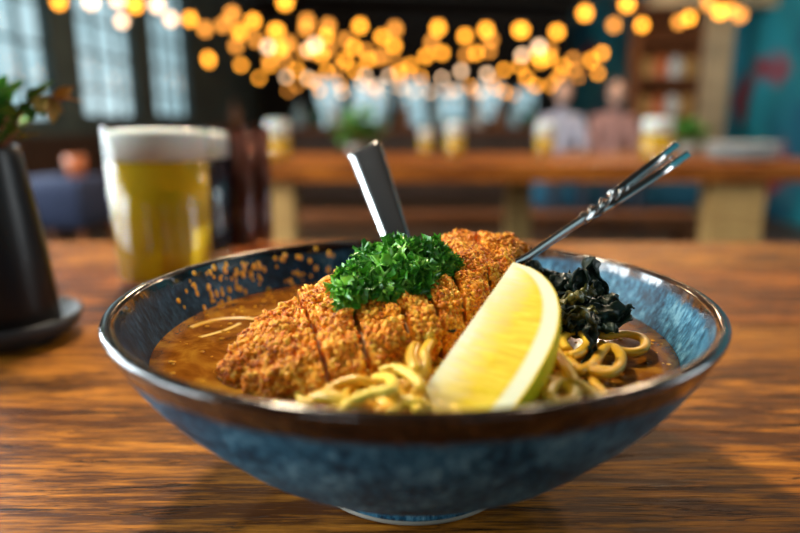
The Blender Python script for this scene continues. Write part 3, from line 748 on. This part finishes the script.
def bread_slice(corners, th, label, seed, end_round=0, crumbs=1500, gap=.0012):
    bl, b2, fr, fl = [np.asarray(c, float) for c in corners]
    e = (b2-bl); e /= np.linalg.norm(e); e2 = (fr-fl)/np.linalg.norm(fr-fl)
    bl, b2, fl, fr = bl+e*gap, b2-e*gap, fl+e2*gap, fr-e2*gap
    V, Fc, U = slice_mesh(bl, b2, fr, fl, th, seed, end_round)
    N = normals(V, Fc); cutface = (abs(U[:, 0]) > .97)
    if end_round: cutface &= (U[:, 0]*end_round < 0)
    if seed == 99: pass
    D = np.zeros(len(V))
    for i in range(len(V)):
        q = Vector(V[i]); 
        D[i] = .0022*noise.noise(q*110+Vector((seed*3.1, 0, 0))) + .0018*noise.noise(q*230) + .0008*noise.noise(q*600)
    D *= np.where(cutface, .25, 1.0)
    W = V + N*D[:, None]
    c0 = (bl+b2+fr+fl)/4 - (0, 0, th)
    t = thing('cutlet_slice', c0, label, 'fried cutlet', 'slices of the breaded cutlet')
    # crumbs grow on the crust
    Fa = np.array(Fc); ok = ~(cutface[Fa].all(axis=1)); fidx = np.where(ok)[0]
    # area weights
    A = W[Fa]; area = .5*np.linalg.norm(np.cross(A[:, 2]-A[:, 0], A[:, 3]-A[:, 1]), axis=1)[fidx]*np.where(abs(U[Fa].mean(axis=1)[fidx][:, 0]) > (.90 if not end_round else 2), .25, 1)
    nz = N[Fa].mean(axis=1)[fidx][:, 2]; wgt = area*np.where(nz < -.6, .1, 1); wgt /= wgt.sum()
    pick = fidx[nprs.choice(len(fidx), crumbs, p=wgt)]
    uv = nprs.rand(crumbs, 2); A = W[Fa[pick]]
    P = (A[:, 0]*((1-uv[:, :1])*(1-uv[:, 1:])) + A[:, 1]*(uv[:, :1]*(1-uv[:, 1:])) + A[:, 2]*(uv[:, :1]*uv[:, 1:]) + A[:, 3]*((1-uv[:, :1])*uv[:, 1:]))
    Nn = N[Fa[pick]].mean(axis=1)
    allV = [W]; n = len(W); allF = [np.concatenate([Fa[:, [0, 1, 2]], Fa[:, [0, 2, 3]]])]
    sz = nprs.gamma(4.0, .000115, crumbs).clip(.0002, .0011)
    for i in range(crumbs):
        q = nprs.normal(size=4); q /= np.linalg.norm(q); w_, x_, y_, z_ = q
        Rm = np.array([[1-2*(y_*y_+z_*z_), 2*(x_*y_-z_*w_), 2*(x_*z_+y_*w_)], [2*(x_*y_+z_*w_), 1-2*(x_*x_+z_*z_), 2*(y_*z_-x_*w_)], [2*(x_*z_-y_*w_), 2*(y_*z_+x_*w_), 1-2*(x_*x_+y_*y_)]])
        S = sz[i]*np.array([1.3, .9, .55+.5*nprs.rand()])
        cv = (Vc*(1+.28*nprs.normal(size=(len(Vc), 1)))*S) @ Rm.T + P[i] + Nn[i]*sz[i]*.45
        allV.append(cv); allF.append(Fcr+n); n += len(cv)
    mesh('breading', np.concatenate(allV), np.concatenate(allF), M['bread'], t, smooth=True)
    # meat shows on the cut faces
    U2 = U.copy(); sgn = np.sign(U[:, 0])
    c = (bl+b2+fr+fl)/4 - (0, 0, th/2)
    Wm = c + (V-c)*np.array([.86, .86, .72])
    sh = np.zeros((len(V), 3)); ax_ = (e+e2)/2
    halfw = np.linalg.norm((b2+fr)/2-(bl+fl)/2)/2
    mask = abs(U[:, 0]) > .97
    if end_round: mask &= (U[:, 0]*end_round < 0)
    Wm = Wm + np.where(mask, 1, 0)[:, None]*np.sign(U[:, 0])[:, None]*ax_*(halfw*.14+.0003)
    mesh('meat', Wm, Fc, M['meat'], t)
    return t
bk = [Pz(216, 350, -.013), Pz(296, 292, -.002), Pz(333, 270, .004), Pz(366, 255, .007), Pz(398, 246, .009), Pz(430, 234, .014), Pz(476, 231, .016), Pz(528, 235, .014)]
ft = [Pz(212, 386, -.0175), Pz(329, 373, -.0095), Pz(368, 352, -.005), Pz(413, 333, -.002), Pz(442, 320, .000), Pz(466, 303, .003), Pz(491, 280, .007), Pz(520, 257, .010)]
sl_lab = ['widest end piece of the breaded cutlet, at the left over the broth', 'second breaded cutlet slice from the left, right of the end piece',
          'third breaded cutlet slice from the left, just below the parsley', 'fourth breaded cutlet slice, its lower end right below the parsley',
          'fifth breaded cutlet slice, mostly covered by the parsley', 'sixth breaded cutlet slice, right of the parsley', 'breaded cutlet end piece at the right, reaching the lemon tip']
for i in range(7):
    bread_slice((bk[i], bk[i+1], ft[i+1], ft[i]), [.016, .017, .018, .019, .020, .021, .018][i], sl_lab[i], i, -1 if i == 0 else 1 if i == 6 else 0, crumbs=11000 if i == 0 else 5500)

# ------------------------------------------------------------------ noodles
def noodle(P, w, h, label, group, twist=0):
    c = P[len(P)//2]
    V, Fc = sweep(P, w, h, 10, twist=twist)
    o = mesh('noodle', V, Fc, M['noodle'], loc=c)
    return tag(o, label, 'noodle', group)
def npath(L, z, n=8):
    z = z if isinstance(z, (list, tuple)) else [z]*len(L)
    return spline([Pz(x, y, q) for (x, y), q in zip(L, z)], n)
feat = [
 ([(545, 352), (561, 347), (574, 366), (590, 370), (606, 374), (618, 368), (621, 356), (613, 347), (603, 350), (594, 363), (578, 372)], -.0135, 'noodle looping into a wide eye right of the lemon'),
 ([(575, 335), (587, 329), (603, 336), (625, 334), (642, 338), (645, 347), (634, 352), (615, 350), (600, 345)], -.0145, 'noodle bent in a loop nearest the right bowl wall'),
 ([(548, 396), (552, 387), (563, 383), (573, 389), (572, 399), (560, 404), (551, 399)], -.012, 'small curled noodle ring at the lemon\'s lower right'),
 ([(590, 378), (598, 388), (607, 397), (620, 402)], -.016, 'short noodle sinking in broth beside the right rim'),
 ([(552, 345), (560, 358), (569, 372), (575, 384)], -.011, 'straight thin noodle crossing others right of the lemon'),
 ([(548, 372), (557, 360), (566, 362), (566, 375), (558, 384)], -.013, 'short bent noodle hugging the lemon rind'),
 ([(568, 350), (562, 341), (568, 333), (580, 332), (588, 342), (580, 352), (570, 356)], -.012, 'curled noodle under the seaweed'),
 ([(308, 406), (314, 398), (330, 396), (352, 404), (372, 408)], [-.013, -.012, -.010, -.011, -.013], 'thick noodle lying at the front below the cutlet end piece'),
 ([(338, 415), (352, 402), (374, 393), (392, 389), (390, 378), (376, 378)], [-.012, -.010, -.008, -.007, -.008, -.011], 'broad folded noodle at the front centre of the bowl'),
 ([(388, 392), (403, 399), (418, 402), (430, 408)], [-.009, -.010, -.010, -.012], 'noodle running from the fold towards the lemon foot'),
 ([(392, 412), (400, 406), (412, 404), (420, 412)], -.011, 'small curl at the left foot of the lemon'),
 ([(434, 338), (425, 352), (426, 366), (416, 380), (404, 390)], [-.006, -.006, -.008, -.010, -.012], 'noodle hanging beside the left edge of the lemon'),
 ([(380, 372), (396, 368), (412, 376), (420, 388), (415, 396)], [-.010, -.009, -.009, -.010, -.012], 'curved noodle below the third cutlet slice'),
 ([(415, 345), (412, 358), (416, 370), (410, 378)], [-.006, -.007, -.008, -.011], 'noodle tucked under the fourth cutlet slice'),
 ([(318, 398), (340, 384), (362, 380), (376, 388)], [-.013, -.011, -.010, -.012], 'noodle emerging under the second cutlet slice'),
 ([(440, 325), (432, 334), (420, 340), (408, 352)], [-.004, -.004, -.006, -.010], 'noodle end poking out between cutlet and lemon'),
 ([(190, 330), (215, 322), (245, 320), (268, 324)], -.0194, 'half sunken noodle in the broth left of the cutlet'),
 ([(200, 340), (225, 333), (240, 326)], -.0197, 'faint noodle just under the broth at the far left'),
]
for L, z, lab in feat:
    noodle(npath(L, z), .0038 + rnd.uniform(-.0003, .0006), .0029, lab, None)
rr = random.Random(33)
def tangle(cx_, cy_, sx, sy, z0, z1, n, label, group):
    for _ in range(n):
        for tries in range(30):
            p = np.array([rr.gauss(cx_, sx), rr.gauss(cy_, sy), rr.uniform(z0, z1)]); h = rr.uniform(0, 6.28); pts = [p.copy()]; cv = rr.uniform(-1, 1)
            for k in range(rr.randint(5, 9)):
                cv += rr.gauss(0, .5); cv = max(-1.3, min(1.3, cv)); h += cv
                p = p + np.array([math.cos(h)*.0085, math.sin(h)*.0085, rr.gauss(0, .0012)]); p[2] = min(z1, max(z0-.003, p[2])); pts.append(p.copy())
            if all(math.hypot(q[0], q[1]) < inner_r(max(-.05, q[2]-.003))-.004 and (cy_ > -.05 or q[0] > -.036) for q in pts): break
        else: continue
        noodle(spline(pts, 7) + BC, .0037+rr.uniform(-.0003, .0005), .0029, label, group)
tangle(-.002, -.066, .022, .013, -.021, -.0135, 50, 'pale yellow noodle in the tangle between the cutlet and the front rim', 'noodles in front of the cutlet')
tangle(.044, -.034, .010, .022, -.0245, -.0185, 18, 'yellow noodle in the tangle in broth right of the lemon', 'noodles right of the lemon')
tangle(.02, .0, .03, .03, -.030, -.020, 16, 'yellow noodle lying under the cutlet and the lemon', 'noodles under the cutlet')

# ------------------------------------------------------------------ seaweed
rr = random.Random(9)
def seaweed(c, d, L, W, label, mat='seaweed'):
    c = np.asarray(c, float); d = np.asarray(d, float); d /= np.linalg.norm(d)
    s = np.cross(d, (rr.uniform(-.5, .5), -1, .3)); s /= np.linalg.norm(s); u = np.cross(s, d)
    nu, nv = 26, 12; V = []; Fc = []; ph = rr.uniform(0, 9)
    for i in range(nu+1):
        t = i/nu; w = W*(math.sin(math.pi*(t*.92+.04))**.6)*(1+.35*noise.noise(Vector((t*6, ph, 0))))
        for j in range(nv+1):
            v_ = j/nv*2-1; q = Vector((t*3.2, v_*1.4, ph))
            off = .0028*noise.noise(q*1.3) + .0022*noise.noise(q*3) + .0018*math.sin(v_*4+ph+t*5)
            V.append(c + d*L*(t-.5) + s*w*v_*(.75+.25*math.cos(t*7)) + u*(off + .004*math.sin(t*4+ph)) + s*.003*noise.noise(q*2))
    for i in range(nu):
        for j in range(nv): a = i*(nv+1)+j; Fc.append((a, a+1, a+nv+2, a+nv+1))
    o = mesh('seaweed_piece', V, Fc, M[mat], loc=c)
    sm = o.modifiers.new('t', 'SOLIDIFY'); sm.thickness = .0005; sm.offset = 0
    tag(o, label, 'seaweed', 'seaweed beside the lemon')
SW = [((548, 290), -.001, (1, .3, .5), .022, .005, 'dark seaweed piece directly behind the lemon rind'),
      ((560, 300), -.004, (1, .1, -.2), .030, .006, 'dark seaweed strip left in the pile above the noodles'),
      ((575, 300), -.003, (.3, .2, 1), .024, .005, 'dark seaweed fold in the middle of the pile'),
      ((598, 290), -.002, (-.12, .1, 1), .026, .0042, 'pointed seaweed piece standing up tallest in the pile'),
      ((585, 318), -.008, (1, 0, .1), .034, .007, 'broad seaweed piece lying lowest above the looped noodles'),
      ((560, 318), -.007, (.8, .5, -.1), .028, .006, 'crumpled seaweed piece beside the lemon, low in the pile'),
      ((606, 322), -.010, (.5, .3, .3), .018, .005, 'small seaweed scrap at the right end of the pile'),
      ((592, 345), -.0105, (.1, -.3, .9), .018, .003, 'thin seaweed ribbon dangling over the looped noodle'),
      ((545, 275), .002, (1, -.1, -.5), .020, .005, 'seaweed piece nearest the fork stem'),
      ((460, 318), -.004, (1, .6, .3), .024, .006, 'dark seaweed piece wedged between cutlet and lemon'),
      ((450, 330), -.007, (1, .8, .2), .026, .006, 'seaweed piece under the fifth slice left of the lemon')]
for (px, z, d, L, W, lab) in SW: seaweed(Pz(*px, z), d, L, W, lab)
seaweed(Pz(578, 296, .000), (1, .2, .3), .016, .0025, 'olive yellow seaweed strip on top of the pile', 'seaweed_y')
seaweed(Pz(570, 316, -.005), (1, .1, .2), .018, .0022, 'olive green seaweed shred across the front of the pile', 'seaweed_y')

for _ in range(16):
    q = (rr.uniform(545, 605), rr.uniform(292, 332))
    seaweed(Pz(q[0], q[1], -.004 - (q[1]-292)*.00016), (rr.uniform(-1, 1), rr.uniform(-.4, .4), rr.uniform(-.5, .8)), rr.uniform(.010, .018), rr.uniform(.0012, .0022),
            'thin dark shred of seaweed in the pile between the lemon and the right bowl wall')
# ------------------------------------------------------------------ parsley
rr = random.Random(4)
pcen = PY(398, 282, .236)
par = thing('parsley_bunch', pcen, 'fresh green curly parsley bunch on top of the cutlet slices', 'parsley')
lobes = [((358, 294), .222, 21), ((352, 284), .228, 17), ((372, 266), .246, 20), ((390, 272), .236, 26), ((386, 298), .222, 19), ((412, 284), .228, 24), ((414, 262), .242, 24), ((432, 262), .240, 20), ((440, 280), .236, 15), ((424, 292), .226, 15), ((348, 306), .214, 10), ((448, 268), .240, 10), ((396, 250), .25, 12)]
mb = MB(); ms = MB(); root = PY(400, 300, .236)
def floret(c, nrm, rad):
    Rm = basis(nrm, rr.uniform(0, 6.28)); ns, nr = 36, 4; V = [c - Rm[:, 2]*rad*.35]; Fc = []; ph = rr.uniform(0, 6.28); kf = rr.choice([4, 5, 6])
    for i in range(1, nr+1):
        rho = i/nr
        for j in range(ns):
            th_ = 2*math.pi*j/ns
            ruf = math.sin(kf*th_+ph)*.62*rho**1.5 + math.sin((kf*2+1)*th_+ph*2)*.34*rho**2.0
            rj = rho*(1 + .22*math.sin(kf*th_*1.0+ph+1.3)*rho + (.20*((j % 2)*2-1) if i == nr else 0))
            V.append(c + Rm @ (np.array([math.cos(th_)*rj, math.sin(th_)*rj, ruf - .25*rho*rho])*rad))
    for j in range(ns): Fc.append((0, 1+j, 1+(j+1) % ns))
    for i in range(nr-1):
        for j in range(ns):
            a = 1+i*ns; Fc.append((a+j, a+ns+j, a+ns+(j+1) % ns, a+(j+1) % ns))
    mb.add(V, Fc)
for (px, Y, rp) in lobes:
    Y -= .006; rp *= 1.1; c = PY(px[0], px[1]-1, Y); rad = rp*Y/F; n = int(rp*rp*.095)+5
    ms.add(*sweep(spline([root, (root+c)/2+(0, 0, .002), c], 5), .0011, seg=6))
    for k in range(n):
        d = np.array([rr.gauss(0, 1), rr.gauss(-.35, 1), rr.gauss(.45, 1)]); d /= np.linalg.norm(d)
        p = c + d*rad*rr.uniform(.45, .95)
        floret(p, d + np.array([rr.gauss(0, .4) for _ in range(3)]), rr.uniform(.0024, .0042))
        if k % 2 == 0: ms.add(*sweep(spline([c, (c+p)/2 + (0, 0, .0006), p], 3), .0007, seg=5))
for (a, b_, Y) in (((405, 285), (412, 268), .218), ((398, 292), (408, 278), .214), ((392, 268), (384, 276), .218), ((400, 268), (420, 262), .222)):
    ms.add(*sweep(spline([PY(*a, Y+.004), PY((a[0]+b_[0])/2, (a[1]+b_[1])/2-1, Y), PY(*b_, Y+.002)], 5), .0011, seg=6))
mb.build('leaves', M['parsley'], par); ms.build('stems', M['parsley_stem'], par)

# ------------------------------------------------------------------ lemon wedge
A0 = BC + np.array([-.012, -.086, -.024]); A1 = Pz(513, 262, .017)
ax = A1-A0; Ln = np.linalg.norm(ax); ax /= Ln; Mid = (A0+A1)/2
view = Mid - np.array([0, 0, CAMZ]); view /= np.linalg.norm(view)
w0 = np.cross(ax, view); w0 /= np.linalg.norm(w0)
if w0[0] < 0: w0 = -w0
bk_ = np.cross(w0, ax); bk_ = bk_ if np.dot(bk_, view) > 0 else -bk_      # pointing away from the camera
TURN = R(38)
wF = w0*math.cos(TURN) - bk_*math.sin(TURN)*1.0    # the cut face swings a little towards the camera: rind shows beyond it
bF = bk_*math.cos(TURN) + w0*math.sin(TURN)
Rl = .0285
def lprof(t):       # t -1..1 along the axis
    return Rl*max(0.0, 1-abs(t)**2.5)**.56
NT, NA, NRr = 60, 18, 16; SPAN = R(62)
rind_V = []; rind_F = []
for i in range(NT+1):
    t = -1+2*i/NT; cpt = Mid + ax*(t*Ln/2)
    for j in range(NA+1):
        th_ = SPAN*j/NA; r = lprof(t) + 1e-5
        rind_V.append(cpt + (wF*math.cos(th_)+bF*math.sin(th_))*r)
for i in range(NT):
    for j in range(NA): a = i*(NA+1)+j; rind_F.append((a, a+1, a+NA+2, a+NA+1))
lem = thing('lemon_wedge', Mid - (0, 0, .02), 'large fresh lemon wedge leaning in the soup, cut face forward', 'lemon')
ro = mesh('rind', rind_V, rind_F, M['rind'], lem)
def face(thf, off):
    V = []; Fc = []; UV = []; d = wF*math.cos(thf)+bF*math.sin(thf); nr_ = np.cross(ax, d)
    for i in range(NT+1):
        t = -1+2*i/NT; cpt = Mid + ax*(t*Ln/2); r = lprof(t)+1e-5
        for j in range(NRr+1):
            q = j/NRr; dep = .0005*noise.noise(Vector((q*3, t*45, thf)))*math.sin(math.pi*min(1, q*1.15)) if q < .82 else 0
            V.append(cpt + d*r*q + nr_*(dep+off)); UV.append((1-(1-q)*r/Rl, (t+1)/2, q*r/Rl))
    for i in range(NT):
        for j in range(NRr): a = i*(NRr+1)+j; Fc.append((a, a+1, a+NRr+2, a+NRr+1))
    return V, Fc, UV
for nm, thf, off in (('flesh', 0, 0), ('flesh', SPAN, 0)):
    V, Fc, UV = face(thf, off)
    if thf == 0: Vs, Fs = V, Fc
    o = mesh(nm, V, Fc, M['pulp'], lem)
    uvl = o.data.uv_layers.new(name='UVMap')
    li = np.zeros(len(o.data.loops), dtype=np.int32); o.data.loops.foreach_get('vertex_index', li)
    # distance from the core in units of the full radius keeps pith width even towards the tips
    uvl.data.foreach_set('uv', np.array(UV, dtype=np.float32)[li][:, :2].ravel())
    uv2 = o.data.uv_layers.new(name='Core'); uv2.data.foreach_set('uv', np.array(UV, dtype=np.float32)[li][:, [2, 1]].ravel())

# ------------------------------------------------------------------ cutlery
T = PY(683, 149, .300); Bp = PY(506, 272, .247)
dirf = T-Bp; Lf = np.linalg.norm(dirf); dirf /= Lf
sidef = np.cross(dirf, ray(600, 210)); sidef /= np.linalg.norm(sidef)
if sidef[2] < 0: sidef = -sidef
nf = np.cross(dirf, sidef)
def fp(t, s=0.0, n=0.0): return Bp + dirf*Lf*t + sidef*s + nf*n
fork = thing('fork', Bp, 'slim steel utensil with split twisted handle leaning right out of the bowl', 'cutlery')
tail = [fp(-.02)+(0.0, .001, -.030), fp(-.03)+(0, .0005, -.014), fp(0), fp(.12), fp(.3), fp(.52, -.0005)]
mesh('stem', *sweep(spline(tail, 8), .0034, .0022, 12, up=tuple(nf), taper=lambda t: .8+.4*t, square=.6), M['steel'], fork)
mesh('tine', *sweep([fp(.40, -.0010), fp(.6, -.0022), fp(.8, -.0029), fp(1.0, -.0034)], .0036, .0028, 12, up=tuple(nf), square=.35), M['steel'], fork)
mesh('tine', *sweep([fp(.56, .0014), fp(.66, .0020), fp(.82, .0027), fp(.985, .0034)], .0034, .0028, 12, up=tuple(nf), square=.35), M['steel'], fork)
mesh('tine', *sweep(spline([fp(.5, 0), fp(.7, .0000), fp(.93, .0002)], 6), .0013, .0013, 8, up=tuple(sidef)), M['steel'], fork)
for ph in (0, 2.1, 4.2):
    pts = [fp(.36+.30*k/30, .0022*math.sin(ph+k*.36)*math.sin(math.pi*k/30)**.5+.0004, .0022*math.cos(ph+k*.36)*math.sin(math.pi*k/30)**.5) for k in range(31)]
    mesh('twisted_wire', *sweep(pts, .0013, seg=7), M['steel'], fork)
St = PY(365, 150, .345); Sb = PY(398, 244, .312)
ds = St-Sb; Ls = np.linalg.norm(ds); ds /= Ls; tail = [Sb - ds*.035 + (0, .004, -.006), Sb - ds*.012, Sb, Sb+ds*Ls*.5, St]
spoon = thing('spoon', Sb, 'broad steel spoon handle standing up behind the parsley', 'cutlery')
wdir = np.array([.90, -.43, .0]); wdir -= ds*np.dot(wdir, ds); wdir /= np.linalg.norm(wdir)
nrm = np.cross(ds, wdir)
mesh('handle', *sweep(spline(tail, 8), .0062, .0185, 16, up=tuple(wdir), taper=lambda t: .42+.62*t, square=.45), M['steel'], spoon)
Vb, Fb = ico(3); sb_c = Sb - ds*.045 + (0, .004, -.008)
Vq = Vb*np.array([.016, .022, .006]); Vq[:, 2] += -.004*(1-(Vb[:, 0]**2+Vb[:, 1]**2))
mesh('spoon_bowl', Vq @ np.stack([wdir, ds, nrm], 0) + sb_c, Fb, M['steel'], spoon)

# ================================================================== LIGHT
w = bpy.data.worlds.new('daylight'); sc.world = w; w.use_nodes = True
nt = w.node_tree; bg = nt.nodes['Background']
f = tnoise(nt, 3.5, 3, .5, coord='Generated')
c = ramp(nt, f, [(.35, (.20, .36, .42)), (.55, (.42, .60, .66)), (.7, (.72, .86, .90))])
nt.links.new(c, bg.inputs[0]); bg.inputs[1].default_value = 1.5
def area(name, loc, rot, sx, sy, power, col):
    l = bpy.data.lights.new(name, 'AREA'); l.shape = 'RECTANGLE'; l.size = sx; l.size_y = sy; l.energy = power; l.color = col
    o = bpy.data.objects.new(name, l); C.objects.link(o); o.location = loc; o.rotation_euler = rot
    return o
KD = (.86, .94, 1.0)
area('window_daylight', (X0-.15, 1.45, 1.9), (0, R(-90), 0), 2.0, 1.4, 190, KD)
area('window_daylight', (X0-.15, 3.25, 1.9), (0, R(-90), 0), 2.0, 1.4, 200, KD)
area('window_daylight', (X0-.15, -.35, 1.75), (0, R(-90), 0), 1.8, 1.4, 165, KD)
area('window_daylight', (X1+.25, .9, 1.9), (0, R(90), 0), 1.9, 1.4, 60, (.95, .97, 1))
area('window_daylight', (-1.65, Y0-.25, 1.9), (R(90), 0, 0), 1.5, 1.7, 30, KD)
def pt(name, loc, power, col, r): 
    l = bpy.data.lights.new(name, 'POINT'); l.energy = power; l.color = col; l.shadow_soft_size = r
    o = bpy.data.objects.new(name, l); C.objects.link(o); o.location = loc; return o
pt('pendant_lamp', (-.30, .80, 1.65), 50, (1, .84, .62), .05)
pt('pendant_lamp', (.55, 1.25, 2.3), 8, (1, .80, .55), .06)
pt('pendant_lamp', (1.2, 2.6, 2.2), 60, (1, .72, .45), .08)
pt('pendant_lamp', (-.6, 3.2, 2.2), 50, (1, .72, .45), .08)
pt('pendant_lamp', (1.6, 5.0, 2.4), 60, (1, .75, .5), .08)

# ================================================================== CAMERA
cam = bpy.data.cameras.new('camera'); co = bpy.data.objects.new('camera', cam); C.objects.link(co)
co.location = (0, 0, CAMZ); co.rotation_euler = (math.pi/2 - PITCH, 0, 0)
cam.sensor_width = 36; cam.lens = F*36/800; cam.clip_start = .01; cam.clip_end = 60
cam.dof.use_dof = True; cam.dof.focus_distance = .233; cam.dof.aperture_fstop = 4.1; cam.dof.aperture_blades = 0
sc.camera = co
sc.view_settings.view_transform = 'Standard'; sc.view_settings.look = 'None'; sc.view_settings.exposure = 0.0; sc.view_settings.gamma = 1
sc.view_settings.use_curve_mapping = False
sc.cycles.use_denoising = True; sc.cycles.use_adaptive_sampling = False
sc.cycles.max_bounces = 10; sc.cycles.transparent_max_bounces = 12; sc.cycles.sample_clamp_indirect = 6; sc.cycles.sample_clamp_direct = 20
sc.cycles.caustics_refractive = False; sc.cycles.caustics_reflective = False
